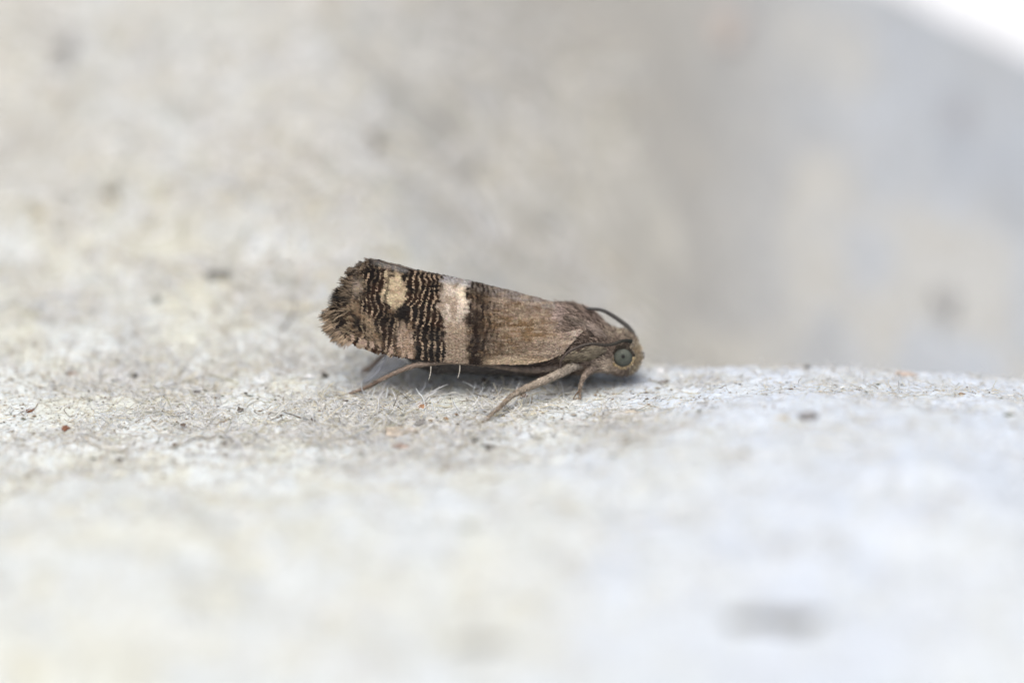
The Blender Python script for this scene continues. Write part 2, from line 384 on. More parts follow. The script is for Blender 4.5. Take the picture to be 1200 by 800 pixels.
strand([(568, 452), (578, 458), (588, 455)], (0, .1, 0), 1.2, W_, 'small arched white fibre touching the middle leg')
strand([(262, 508), (280, 519), (290, 545)], (0, .1, 0), 1.6, (220, 220, 224), 'bent white fibre in the blurred lower left')
strand([(418, 470), (430, 462), (438, 452)], (0, .1, .15), 1.1, W_, 'thin white fibre crossing near the hind leg tip')
strand([(600, 494), (607, 503), (601, 512)], (0, .08, 0), 1.3, W_, 'small white loop of fibre right of the middle foot')
strand([(98, 510), (108, 520), (118, 523)], (0, .08, 0), 1.4, (206, 196, 176), 'cream fibre beside the rust brown fleck')
strand([(232, 438), (256, 441), (282, 450)], (0, .05, 0), 1.1, (176, 170, 128), 'long olive fibre lying left of the tail')
strand([(706, 470), (722, 463), (738, 466), (752, 460)], (0, .08, .05, 0), 1.2, W_, 'wavy white fibre on the bright pulp below the head')
strand([(340, 478), (350, 468), (362, 470), (372, 461)], (0, .1, .06, 0), 1.2, W_, 'wavy white fibre left of the hind leg tip')

M_film = mat('film', rough=0.4, spec=0.4, attr=False, base=(0.74, 0.76, 0.82), nscale=6, namt=0.06, trans=0.5)
_t = M_film.node_tree; _o = _t.nodes['Material Output']; _s = _o.inputs[0].links[0].from_socket
_tr = _t.nodes.new('ShaderNodeBsdfTransparent'); _m = _t.nodes.new('ShaderNodeMixShader'); _m.inputs[0].default_value = 0.72
_t.links.new(_s, _m.inputs[1]); _t.links.new(_tr.outputs[0], _m.inputs[2]); _t.links.new(_m.outputs[0], _o.inputs[0])
A_, B_, D_ = world_at(455, 414, -.15), world_at(484, 425, -.25), hit(418, 452)
n = 14; Vf = []; If = {}
for i in range(n + 1):
    for j in range(n + 1 - i):
        a_, b_ = i / n, j / n; p_ = A_ * (1 - a_ - b_) + B_ * b_ + D_ * a_; p_ = p_ + np.array([0, .12, .02]) * math.sin(a_ * 5 + b_ * 7) * (1 - a_)
        If[i, j] = len(Vf); Vf.append(p_)
nf_ = len(Vf); Vf = np.array(Vf); Vf = np.concatenate([Vf, Vf + [0, .012, .004]]) - D_
Ff = []
for i in range(n):
    for j in range(n - i):
        Ff.append([If[i, j], If[i + 1, j], If[i, j + 1]])
        if j < n - i - 1: Ff.append([If[i + 1, j], If[i + 1, j + 1], If[i, j + 1]])
Ff = np.array(Ff); Ff = np.concatenate([Ff, Ff[:, ::-1] + nf_])
fm = mesh_obj('film', Vf, Ff, M_film); fm.location = D_.tolist()
tag(fm, 'thin bluish translucent film stretched between the wing tip and the pulp', 'film')

# ------------------------------------------------------------------ THE MOTH
moth = bpy.data.objects.new('moth', None); C.objects.link(moth)
MO = np.array([0.0, -0.0, float(ground(np.array([0.]), np.array([0.]))[0])])
moth.location = MO.tolist(); moth.empty_display_size = 1
tag(moth, 'small brown moth with dark and cream banded folded wings resting on pale pulp', 'moth')

def ip(x, pts):
    a = np.array(pts, float); return np.interp(x, a[:, 0], a[:, 1])

def smip(x, pts):
    # smoothed interpolation of a control polygon
    return (ip(x - 5, pts) + ip(x, pts) * 2 + ip(x + 5, pts)) / 4

TOP = [(370, 287), (424, 301.5), (480, 315.5), (545, 328), (600, 341), (650, 354.5), (700, 372)]
BOT = [(370, 380), (385, 391), (400, 394), (420, 403), (440, 409.5), (460, 415), (480, 419.5), (520, 424.5), (560, 427), (620, 426.5), (645, 421), (660, 414), (690, 398)]
def wing_pt(s, t, side=-1, lift=0.0):
    xl = smip2(t, [(0, 437), (.12, 420), (.25, 413), (.45, 410), (.62, 403), (.76, 391), (.86, 391), (1, 408)])
    xr = smip2(t, [(0, 648), (.2, 660), (.45, 679), (.62, 684), (.8, 675), (1, 660)])
    px = xl + (xr - xl) * s
    top = smip(px, TOP); bot = smip(px, BOT)
    py = top + (bot - top) * t
    wd = ip(px, [(370, .62), (420, .80), (500, .98), (580, 1.02), (640, .92), (700, .70)])
    yy = -wd * np.sin(np.clip(t, 0, 1) * np.pi / 2) ** 1.0
    # shallow waves along veins so that the wing is not a perfect shell
    yy = yy + 0.022 * np.sin(t * 21 + px * 0.006) * np.sin(np.pi * t) + 0.04 * (fbm(px / 45, py / 30, 301, 2) - .5) * sst(0, .2, t)
    return px, py, yy
def smip2(t, pts):
    return (ip(t - .05, pts) + ip(t, pts) * 2 + ip(t + .05, pts)) / 4

def mixc(c, rgb, k):
    k = np.clip(k, 0, 1)[..., None]; return c * (1 - k) + s2l(rgb) * k

def wing_colour(px, py, seed=0):
    """scale colours of the forewing, plus sky light painted along the ridge"""
    wx = px + 13.0 * (fbm(px / 24, py / 15, 401, 3) - .5) + 6 * (vn(px / 4, py / 3, 404) - .5)
    wy = py + 14 * (fbm(px / 16, py / 12, 402, 3) - .5)
    dark = (17, 10, 5); dk2 = (42, 27, 17); tan = (136, 118, 98); pink = (176, 160, 140); cream = (226, 206, 178); grey = (132, 122, 114); warm = (112, 88, 58)
    # transverse wavy lines (across the wing)
    ph = (px + 9 * (vn(px / 20, py / 14, 411) - .5) + 3.6 * (vn(px / 9, py / 5, 412) - .5) + (py - 370) * 0.10)
    stria = 0.5 + 0.5 * np.sin(ph * 2 * np.pi / 7.2)
    fine = 0.5 + 0.5 * np.sin((px + 2 * (vn(px / 9, py / 5, 413) - .5)) * 2 * np.pi / 4.1)
    c = np.ones(px.shape + (3,)) * s2l(tan)
    # ---- basal third: brown grey, finely streaked
    base = sst(543, 552, wx)
    b = np.ones_like(c) * s2l((132, 116, 102))
    b = mixc(b, (112, 88, 62), sst(.38, .62, fbm(px / 26, py / 9, 421, 3)) * .75)
    b = mixc(b, warm, np.exp(-((wx - 612) / 34) ** 2 - ((wy - 388) / 15) ** 2) * .75)
    b = mixc(b, (96, 78, 56), sst(398, 414, wy) * .6 * sst(655, 600, wx))
    b = mixc(b, (148, 134, 114), sst(.5, .8, fbm(px / 9, py / 4, 423, 2)) * .6)
    b = mixc(b, (150, 135, 122), sst(630, 672, wx) * .7)
    b = mixc(b, (176, 162, 150), np.exp(-((px - 678) / 9) ** 2 - ((py - 392) / 8) ** 2) * .9)
    b = mixc(b, (186, 172, 158), np.exp(-((px - 655 - (py - 364) * .9) / 5) ** 2 - ((py - 364) / 9) ** 2) * .8)
    b = mixc(b, (128, 122, 118), sst(14, 5, wy - smip(px, TOP)) * .7)  # grey sky light along the ridge, painted in
    b = mixc(b, dk2, sst(.45, .95, fine) * .62 * sst(655, 560, wx))
    b = mixc(b, (88, 72, 56), sst(.50, .62, vn(px / 3.2, py / 2.2, 427)) * .45)
    b = mixc(b, dark, sst(.35, .85, stria) * (.5 + .5 * sst(.3, .6, vn(px / 5, py / 5, 425))) * sst(606, 556, wx))
    b = mixc(b, (30, 17, 9), np.exp(-((wx - 559) / 12) ** 2) * (.35 + .65 * sst(.35, .55, fbm(px / 6, py / 8, 428, 2))) * (.75 + .25 * sst(345, 400, wy)))
    b = mixc(b, (168, 150, 130), sst(.6, .8, vn(px / 14, py / 2.4, 429)) * .4 * sst(560, 590, px))
    b = mixc(b, (186, 166, 140), sst(416, 424, py) * sst(560, 580, px) * .7)
    # ---- pale band
    pb = np.ones_like(c) * s2l((204, 190, 174))
    pb = mixc(pb, (150, 132, 112), sst(362, 392, wy) * .85)
    pb = mixc(pb, (156, 138, 120), sst(.48, .66, fbm(px / 7, py / 9, 432, 3)) * .8)
    pb = mixc(pb, (150, 134, 118), sst(527, 518, px) * .6)
    pb = mixc(pb, (232, 216, 190), np.exp(-((wx - 541) / 6) ** 2 - ((wy - 342) / 14) ** 2) * .9)
    pb = mixc(pb, (150, 152, 156), sst(12, 5, py - smip(px, TOP)) * .75)  # bluish sky light on the ridge, put into the colour
    pb = mixc(pb, (108, 88, 68), sst(.5, .95, fine) * .5 * sst(362, 392, wy))
    pb = mixc(pb, (128, 106, 84), sst(.55, .8, fbm(px / 6, py / 5, 431, 2)) * .45)
    # ---- dark striated bands
    dbase = np.ones_like(c) * s2l(dark)
    dbase = mixc(dbase, (40, 25, 15), sst(.4, .7, fbm(px / 10, py / 10, 441, 2)))
    dbase = mixc(dbase, (172, 150, 126), sst(.62 + .30 * vn(px / 11, py / 6, 445), .95, stria) * (0.25 + 0.75 * sst(.35, .6, vn(px / 8, py / 9, 442))))
    sh = (wy - 330) * sst(365, 385, wy) * 0.22
    band2 = sst(473, 478, wx - sh * .6) * sst(517, 512, wx - sh * .9)
    out = np.ones_like(c) * s2l((128, 110, 90))
    o_tex = mixc(np.ones_like(c) * s2l((142, 124, 102)), (24, 15, 9), sst(.30, .62, .6 * stria + .55 * fbm(px / 8, py / 7, 455, 3)))
    out = o_tex
    tp = np.exp(-(((wx - 478 - (wy - 400) * .25) / 13) ** 2 + ((wy - 402) / 21) ** 2) ** 2)
    out = mixc(out, (184, 162, 142), tp * (.95 - .55 * sst(.6, .95, fine)))
    ts = np.exp(-((wx - 421 - (wy - 368) * .62) / 5.0) ** 2) * sst(348, 360, wy) * sst(412, 402, wy)
    out = mixc(out, (160, 138, 112), ts * (.9 - .6 * sst(.4, .8, vn(px / 3, py / 3, 457))))
    out = mixc(out, (124, 98, 74), sst(.45, .7, fbm(px / 7, py / 7, 451, 2)) * .6)
    # dark areas of the outer part
    d_sub = sst(428, 434, wx) * sst(468, 462, wx) * sst(364, 372, wy)
    d_mid = sst(421, 427, wx) * sst(455, 450, wx) * sst(312, 318, wy) * sst(372, 366, wy)
    d_out = np.exp(-((wx - 452) / 5) ** 2) * sst(362, 356, wy) * .0
    d_box = np.exp(-(((wx - 470) / 9) ** 2 + ((wy - 370) / 7) ** 2))
    d_lin = np.exp(-((wx - 474) / 4) ** 2) * sst(374, 366, wy)
    mott = sst(.40, .56, fbm(px / 7 + 3, py / 5, 461, 3))
    d_tip = sst(424, 408, wx) * (.35 + .65 * mott)
    d_tip = np.maximum(d_tip, np.exp(-(((px - 415) / 9) ** 2)) * mott)
    d_tip = np.maximum(d_tip, sst(318, 308, py) * sst(460, 430, px) * .6)
    spot = .92 * sst(1.3, .75, ((wx - 462) / 12.5) ** 2 + ((wy - 341) / 23) ** 2 - .5 * np.exp(-((px - 449) / 8) ** 2 - ((py - 320) / 7) ** 2) * 2.2)
    sp2 = np.exp(-(((wx - 418) / 5) ** 2 + ((wy - 337) / 9) ** 2))
    o = out
    k = np.clip(d_sub * (1 - .9 * ts) + d_mid, 0, 1)
    kk = k[..., None]; o = o * (1 - kk) + dbase * kk
    o = mixc(o, (24, 15, 9), d_tip * .95 * (1 - .75 * ts))
    o = mixc(o, (158, 138, 112), sst(.60, .72, vn(px / 4.5, py / 2.6, 458)) * sst(424, 412, px) * .6)
    o = mixc(o, (164, 150, 134), sp2 * .8)
    o = mixc(o, dark, np.clip(d_lin + d_box * 1.2, 0, 1))
    o = o * (1 - spot[..., None]) + mixc(np.ones_like(c) * s2l((196, 178, 148)), (150, 128, 104), sst(.5, .75, fbm(px / 5, py / 6, 471, 2)) * .6) * spot[..., None]
    o = mixc(o, dark, spot * sst(.55, .85, 1 - stria) * sst(462, 452, px) * .85)
    o = mixc(o, (140, 136, 132), sst(9, 4, py - smip(px, TOP)) * .55 * sst(430, 450, px))  # ridge greyed by colour for the sky light it catches
    o = mixc(o, (198, 172, 152), sst(9, 4, smip(px, BOT) - py) * sst(.42, .58, vn(px / 4.5, px * 0, 531)) * .8)
    kk = band2[..., None]; c = o * (1 - kk) + dbase * kk
    pbm = sst(513, 518, wx - sh * .35) * (1 - base); right = sst(513, 518, wx - sh * .35)
    rr = right[..., None]; bb = base[..., None]
    c = c * (1 - rr) + (pb * (1 - bb) + b * bb) * rr
    return np.clip(c, 0.002, 0.9)

def surf_frame(fn, s, t, e=0.004):
    """3-D point, normal and the direction of falling s on a parametric surface fn(s,t)->(N,3)"""
    P = fn(s, t); Ps = fn(s - e, t) - P; Pt = fn(s, t + e) - P
    T = Ps / (np.linalg.norm(Ps, axis=-1, keepdims=True) + 1e-9)
    N = np.cross(Pt, Ps); N /= np.linalg.norm(N, axis=-1, keepdims=True) + 1e-9
    return P, N, T

def scales(P, N, T, L, Wd, tilt, col, yaw):
    """a shower of little overlapping scales: (n,3) each, 7 verts"""
    n = len(P); B = np.cross(N, T)
    ca, sa = np.cos(yaw)[:, None], np.sin(yaw)[:, None]
    T2 = T * ca + B * sa; B2 = B * ca - T * sa
    ct, st = np.cos(tilt)[:, None], np.sin(tilt)[:, None]
    D = T2 * ct + N * st; L = L[:, None]; Wd = Wd[:, None]
    M = P + D * L * .55 + N * L * .05
    E = P + D * L * .92 - N * L * .02
    k = N * Wd * .18
    Vv = np.stack([P - B2 * Wd * .18, P + B2 * Wd * .18, M - B2 * Wd * .5 - k, M + k * .4, M + B2 * Wd * .5 - k, E - B2 * Wd * .36 - k, P + D * L, E + B2 * Wd * .36 - k], 1).reshape(-1, 3)
    b = (np.arange(n) * 8)[:, None]
    F4 = np.concatenate([b + np.array([[0, 3, 2, 2]]) * 0 + np.array([[2, 3, 6, 5]]), b + np.array([[3, 4, 7, 6]])])
    F3 = np.concatenate([b + np.array([[0, 3, 2]]), b + np.array([[0, 1, 3]]), b + np.array([[1, 4, 3]])])
    return Vv, [F4, F3], np.repeat(col, 8, axis=0)

def build_wing(side, ns, nt_, nscales):
    def fn(s, t):
        px, py, yy = wing_pt(s, t); px = px + (11 * (1 - s) if side > 0 else 0); P = world_at(px, py, yy) - MO
        P = P.copy()
        if side > 0: P[..., 1] *= -1; P[..., 2] -= 0.012
        return P
    s, t = np.meshgrid(np.linspace(0, 1, ns), np.linspace(0, 1, nt_))
    px, py, yy = wing_pt(s, t); P = fn(s, t)
    idx = np.arange(ns * nt_).reshape(nt_, ns)
    F = np.stack([idx[:-1, :-1], idx[:-1, 1:], idx[1:, 1:], idx[1:, :-1]], -1).reshape(-1, 4)
    if side > 0: F = F[:, ::-1]
    Pn = P.reshape(-1, 3)
    cen = np.array([0.0, 0.0, 0.3])
    # a second skin underneath gives the wing its thickness
    e = fn(s, np.clip(t + .01, 0, 1)) - P; q = np.zeros_like(P); q[..., 1] = (1 if side < 0 else -1) * 0.03; q[..., 2] = -0.02
    inner = (P + q).reshape(-1, 3)
    nv = len(Pn); F2 = F[:, ::-1] + nv
    bd = np.concatenate([idx[0, :], idx[1:, -1], idx[-1, -2::-1], idx[-2:0:-1, 0]])
    b2 = np.roll(bd, -1); F5 = np.stack([b2, bd, bd + nv, b2 + nv], -1)
    col = wing_colour(px, py).reshape(-1, 3) * .8
    cin = np.ones_like(col) * s2l((104, 92, 82))
    w_ = mesh_obj('forewing', np.concatenate([Pn, inner]), np.concatenate([F, F2, F5]), M_wing, moth, col=np.concatenate([col, cin]))
    # scale cover, in ragged rows
    r = np.random.default_rng(77 if side < 0 else 78)
    s = r.uniform(-0.0, 1, nscales); t = r.uniform(0, 1, nscales)
    P, N, T = surf_frame(fn, s, np.clip(t, 0, .994))
    if side > 0: N = -N
    flip = np.where(N[:, 1:2] * side < -0.2, -1, 1); N = N * flip
    px, py, yy = wing_pt(s, t)
    col = wing_colour(px - 2.0, py) * (.92 + .22 * sst(560, 600, px))[:, None]; col = col * np.exp(r.normal(0, .20, (nscales, 1))) * (1 + r.normal(0, .03, (nscales, 3)))
    L = r.uniform(.045, .085, nscales) * np.where(px < 420, 1.4, 1.0); Wd = r.uniform(.022, .038, nscales)
    v, f, c = scales(P + N * .004, N, T, L, Wd, np.abs(r.normal(.12, .13, nscales)) + .03, col, r.normal(0, .16, nscales))
    o = mesh_obj('wing_scales', v, f, M_scale, w_, col=np.clip(c, 0.002, .9), smooth=False); tag(o, kind='stuff')
    # fringe along the outer margin (two tiers) and a short one along the trailing edges
    n = 4200
    t = r.uniform(0, 1, n); s = r.uniform(-0.01, .035, n) 
    P, N, T = surf_frame(fn, s, np.clip(t, 0, .994))
    flip = np.where(N[:, 1:2] * side < -0.2, -1, 1) * (1 if side < 0 else 1); N = N * flip
    if side > 0: N = N
    px, py, yy = wing_pt(s, t)
    clump = vn(t * 46, s * 0 + 3, 501)
    # direction: outward from the middle of the wing in side view
    od = np.stack([px - 470, 0 * px, -(py - 352)], -1); od /= np.linalg.norm(od, axis=1, keepdims=True)
    od[:, 2] *= sst(.0, .45, t) * .9 + .1; od[:, 1] = 0.12 * side
    T = od - N * np.sum(od * N, 1, keepdims=True); T /= np.linalg.norm(T, axis=1, keepdims=True)
    L = (.09 + .19 * sst(.2, .8, clump) + r.uniform(-.03, .07, n)) * (0.55 + 0.6 * sst(.05, .6, t)) 
    base = s2l((20, 13, 8)); pale = s2l((182, 160, 134)); g = s2l((120, 112, 104))
    k = (sst(.40, .62, vn(t * 40, s * 90, 511) + .06) * (.35 + .5 * sst(.5, .8, t)))[:, None]
    col = base * (1 - k) + pale * k; kt = sst(.25, .05, t)[:, None]; col = col * (1 - .6 * kt) + g * .6 * kt
    kb = (sst(.86, .97, t) * sst(.4, .6, vn(t * 60, s, 515)))[:, None]; col = col * (1 - kb) + s2l((178, 156, 136)) * kb
    col = col * np.exp(r.normal(0, .3, (n, 1)))
    v, f, c = scales(P, N, T, L, r.uniform(.008, .017, n), r.normal(.02, .10, n), col, r.normal(0, .22, n) + (vn(t * 30, s * 0, 521) - .5) * .5)
    o = mesh_obj('fringe', v, f, M_scale, w_, col=np.clip(c, .002, .9), smooth=False); tag(o, kind='stuff')
    # short hanging scales along the front edge, in dark and pale groups
    n = 900; s = r.uniform(0, .55, n) ** 1.3; t = r.uniform(.955, .993, n)
    P, N, T = surf_frame(fn, s, t); N = N * np.where(N[:, 1:2] * side < 0, -1, 1) if side < 0 else N
    px, py, yy = wing_pt(s, t); T = T * .6 + np.array([0, -.1 * side, -.8]); T = T - N * np.sum(T * N, 1, keepdims=True); T /= np.linalg.norm(T, axis=1, keepdims=True)
    q = vn(px / 4.5, px * 0, 531); k = sst(.45, .6, q)[:, None] * .9
    col = s2l((58, 38, 26)) * (1 - k) + s2l((176, 156, 134)) * k
    v, f, c = scales(P, N, T, (.05 + .09 * vn(px / 5, px * 0, 533)) * sst(500, 460, px) + .03, r.uniform(.018, .03, n), r.normal(.02, .08, n), col * np.exp(r.normal(0, .2, (n, 1))), r.normal(0, .2, n))
    o = mesh_obj('edge_scales', v, f, M_scale, w_, col=np.clip(c, .002, .9), smooth=False); tag(o, kind='stuff')
    return w_
build_wing(-1, 420, 170, 42000)
build_wing(1, 120, 50, 9000)

# ---- body: one continuous loft, abdomen - thorax - head
BODY = [ # px, py_top, py_bottom, half width
 (478, 414, 420, .05), (488, 408, 429, .22), (510, 400, 437, .42), (540, 392, 436, .52), (580, 384, 438, .60), (620, 376, 439, .64),
 (645, 362, 440, .68), (655, 356, 438, .70), (668, 357.5, 436, .74), (680, 360.5, 435, .76), (692, 366, 434, .74), (706, 378, 433, .66), (716, 385, 434, .58),
 (724, 387.5, 437, .54), (733, 388.5, 437, .56), (741, 393.5, 434, .48), (745, 400, 430, .38), (748.5, 407, 425, .25), (750, 412, 419, .08)]
BA = np.array(BODY, float)
def body_fn(s, a):
    """s along px; a angle: 0 top, -pi/2 near side"""
    px = s
    if np.ndim(px) == 0: px = np.array([px])
    def smi(c): return (np.interp(px - 3, BA[:, 0], BA[:, c]) + 2 * np.interp(px, BA[:, 0], BA[:, c]) + np.interp(px + 3, BA[:, 0], BA[:, c])) / 4
    top, bot, hw = smi(1), smi(2), smi(3)
    zt = world_at(px, top, 0)[..., 2]; zb = world_at(px, bot, 0)[..., 2]; x = world_at(px, (top + bot) / 2, 0)[..., 0]
    zc = (zt + zb) / 2; h = (zt - zb) / 2
    # silhouettes seen from 20 degrees above: shrink height a little
    zz = zc + h * np.cos(a) * .97; yy = hw * np.sin(a)
    r = 1 + 0.05 * (vn(px / 9, a * 2.5, 601) - .5)
    return np.stack([x, yy * r, zc + (zz - zc) * r], -1) - MO
def body_colour(px, py, r=None):
    c = np.ones(np.shape(px) + (3,)) * s2l((134, 118, 106))
    c = mixc(c, (104, 90, 80), sst(.4, .7, fbm(px / 9, py / 14, 611, 3)))
    dg = (px * .62 + py * .78)              # shaded grooves painted as dark streaks, upper left to lower right
    st = np.abs(((px * .80 - py * .70 + 6 * fbm(px / 12, py / 12, 613, 2)) / 7.5) % 1 - .5) * 2
    c = mixc(c, (62, 52, 46), sst(.45, .9, st) * .9 * sst(735, 700, px) * sst(640, 660, px))
    c = mixc(c, (176, 156, 146), np.exp(-(((px - 657) / 10) ** 2 + ((py - 368) / 10) ** 2)) * .9)
    c = mixc(c, (112, 96, 88), np.exp(-(((px - 690) / 16) ** 2 + ((py - 376) / 8) ** 2)) * .5)
    c = mixc(c, (190, 178, 156), np.exp(-(((px - 728) / 12) ** 2 + ((py - 390) / 7) ** 2)) * sst(.3, .55, vn(px / 4, py / 3, 617)) * .9)
    c = mixc(c, (150, 138, 118), sst(736, 743, px) * .7)
    c = mixc(c, (200, 186, 160), sst(740, 746, px) * sst(400, 408, py) * .9)
    c = mixc(c, (206, 188, 168), np.exp(-(((px - 716) / 14) ** 2 + ((py - 428) / 9) ** 2)) * .95)
    c = mixc(c, (62, 60, 50), np.exp(-(((px - 729) / 8) ** 2 + ((py - 405) / 3) ** 2)) * .9)
    c = mixc(c, (88, 84, 82), sst(655, 600, px))
    return c
sx = np.concatenate([np.linspace(478, 640, 50)[:-1], np.linspace(640, 750.5, 90)]); aa = np.linspace(0, 2 * np.pi, 57)[:-1]
S, A = np.meshgrid(sx, aa, indexing='ij')
P = body_fn(S, A); bx, by = to_px(P + MO)
ns, na = S.shape; idx = np.arange(ns * na).reshape(ns, na); nxt = np.roll(idx, -1, 1)
F = np.stack([idx[:-1], nxt[:-1], nxt[1:], idx[1:]], -1).reshape(-1, 4)
Vb = np.concatenate([P.reshape(-1, 3), P[0].mean(0)[None], P[-1].mean(0)[None]]); nv = ns * na
F3 = np.concatenate([np.stack([nxt[0], idx[0], np.full(na, nv)], -1), np.stack([idx[-1], nxt[-1], np.full(na, nv + 1)], -1)])
cb = body_colour(bx, by).reshape(-1, 3) * .8; cb = np.concatenate([cb, cb[:1], cb[-1:]])
body = mesh_obj('body', Vb, [F[:, ::-1], F3[:, ::-1]], M_body, moth, col=cb)

def body_scales(n, s0, s1, Lr, Wr, tl, name, seed, fwd=-1, yawj=.3, a_rng=(-np.pi, np.pi), cfn=None, keepout=True):
    r = np.random.default_rng(seed); s = r.uniform(s0, s1, n); a = r.uniform(*a_rng, n)
    P = body_fn(s, a); T = body_fn(s + fwd * .6, a) - P; B = body_fn(s, a + .03) - P
    T /= np.linalg.norm(T, axis=1, keepdims=True) + 1e-9
    N = np.cross(T, B); N /= np.linalg.norm(N, axis=1, keepdims=True) + 1e-9
    cen = body_fn(s, a * 0) * .5 + body_fn(s, a * 0 + np.pi) * .5; N = N * np.sign(np.sum(N * (P - cen), 1, keepdims=True))
    px, py = to_px(P + MO)
    col = (body_colour(px, py) if cfn is None else cfn(px, py, r)) * np.exp(r.normal(0, .22, (n, 1)))
    k = np.ones(n, bool)
    if keepout: k = ~((((px - 730) / 10.5) ** 2 + ((py - 418) / 10.5) ** 2 < 1) & (P[:, 1] < 0))
    v, f, c = scales(P[k], N[k], T[k], r.uniform(*Lr, n)[k], r.uniform(*Wr, n)[k], np.abs(r.normal(tl, tl * .6, n))[k], col[k], r.normal(0, yawj, n)[k])
    o = mesh_obj(name, v, f, M_scale, body, col=np.clip(c, .002, .9), smooth=False); tag(o, kind='stuff'); return o
body_scales(6500, 640, 722, (.11, .24), (.018, .034), .17, 'thorax_scales', 81)
body_scales(3600, 714, 752, (.07, .15), (.014, .028), .42, 'head_scales', 82, yawj=.6)
body_scales(2500, 482, 650, (.08, .14), (.03, .05), .1, 'abdomen_scales', 83, keepout=False)
def face_col(px, py, r):
    c = np.ones((len(px), 3)) * s2l((222, 210, 190)); c = mixc(c, (136, 124, 108), sst(404, 396, py) * .9); c = mixc(c, (176, 148, 84), .6 * sst(.1, .9, r.random(len(px))) * np.exp(-((px - 744) / 4.5) ** 2) * sst(402, 410, py) * 1.2); return mixc(c, (134, 110, 98), (r.random(len(px)) < .3) * .8)
body_scales(1500, 738, 751, (.06, .12), (.014, .026), .5, 'face_scales', 84, yawj=.9, cfn=face_col)

# ---- shoulder lobes (tegulae) beside the wing base
def lobe(px0, py0, px1, py1, r_px, y, name, rgb, side=-1, seed=0):
    a = world_at(px0, py0, y) - MO; b = world_at(px1, py1, y) - MO
    if side > 0: a = a * [1, -1, 1]; b = b * [1, -1, 1]
    n, m = 40, 20; s = np.linspace(0, 1, n); R = r_px / 50 * np.sin(np.pi * s ** .8) ** .6 * np.clip(.35 + s, 0, 1)
    cen = a + (b - a) * s[:, None]; ax = (b - a) / np.linalg.norm(b - a)
    u = np.cross(ax, [0, 1, 0]); u /= np.linalg.norm(u); w2 = np.cross(ax, u); th = np.linspace(0, 2 * np.pi, m + 1)[:-1]
    V = cen[:, None, :] + R[:, None, None] * (np.cos(th)[None, :, None] * u + np.sin(th)[None, :, None] * w2 * .6)
    idx = np.arange(n * m).reshape(n, m); nx_ = np.roll(idx, -1, 1)
    F = np.stack([idx[:-1], nx_[:-1], nx_[1:], idx[1:]], -1).reshape(-1, 4)
    V = V.reshape(-1, 3); r = np.random.default_rng(seed)
    ppx, ppy = to_px(V + MO); c = mixc(np.ones((len(V), 3)) * s2l(rgb), (84, 74, 62), sst(.4, .7, fbm(ppx / 6, ppy / 4, 651, 2)) * .6)
    o = mesh_obj(name, V, F, M_body, moth, col=c)
    k = 420; i = r.integers(1, n - 2, k) * m + r.integers(0, m, k); P = V[i]; N = P - cen[i // m]; N /= np.linalg.norm(N, axis=1, keepdims=True) + 1e-9
    T = np.tile(-ax, (k, 1)); T = T - N * np.sum(T * N, 1, keepdims=True); T /= np.linalg.norm(T, axis=1, keepdims=True) + 1e-9
    v, f, cc = scales(P, N, T, r.uniform(.08, .16, k), r.uniform(.02, .035, k), np.abs(r.normal(.12, .08, k)), c[i] * np.exp(r.normal(0, .25, (k, 1))) * 1.15, r.normal(0, .2, k))
    q = mesh_obj('lobe_scales', v, f, M_scale, o, col=cc, smooth=False); tag(q, kind='stuff')
    return o
for sd_ in (-1, 1):
    lobe(659, 420, 712, 409, 9.5, -.72, 'shoulder_lobe', (128, 118, 100), sd_, 5)
    lobe(664, 372, 712, 398, 10, -.50, 'shoulder_tuft', (132, 118, 108), sd_, 6)

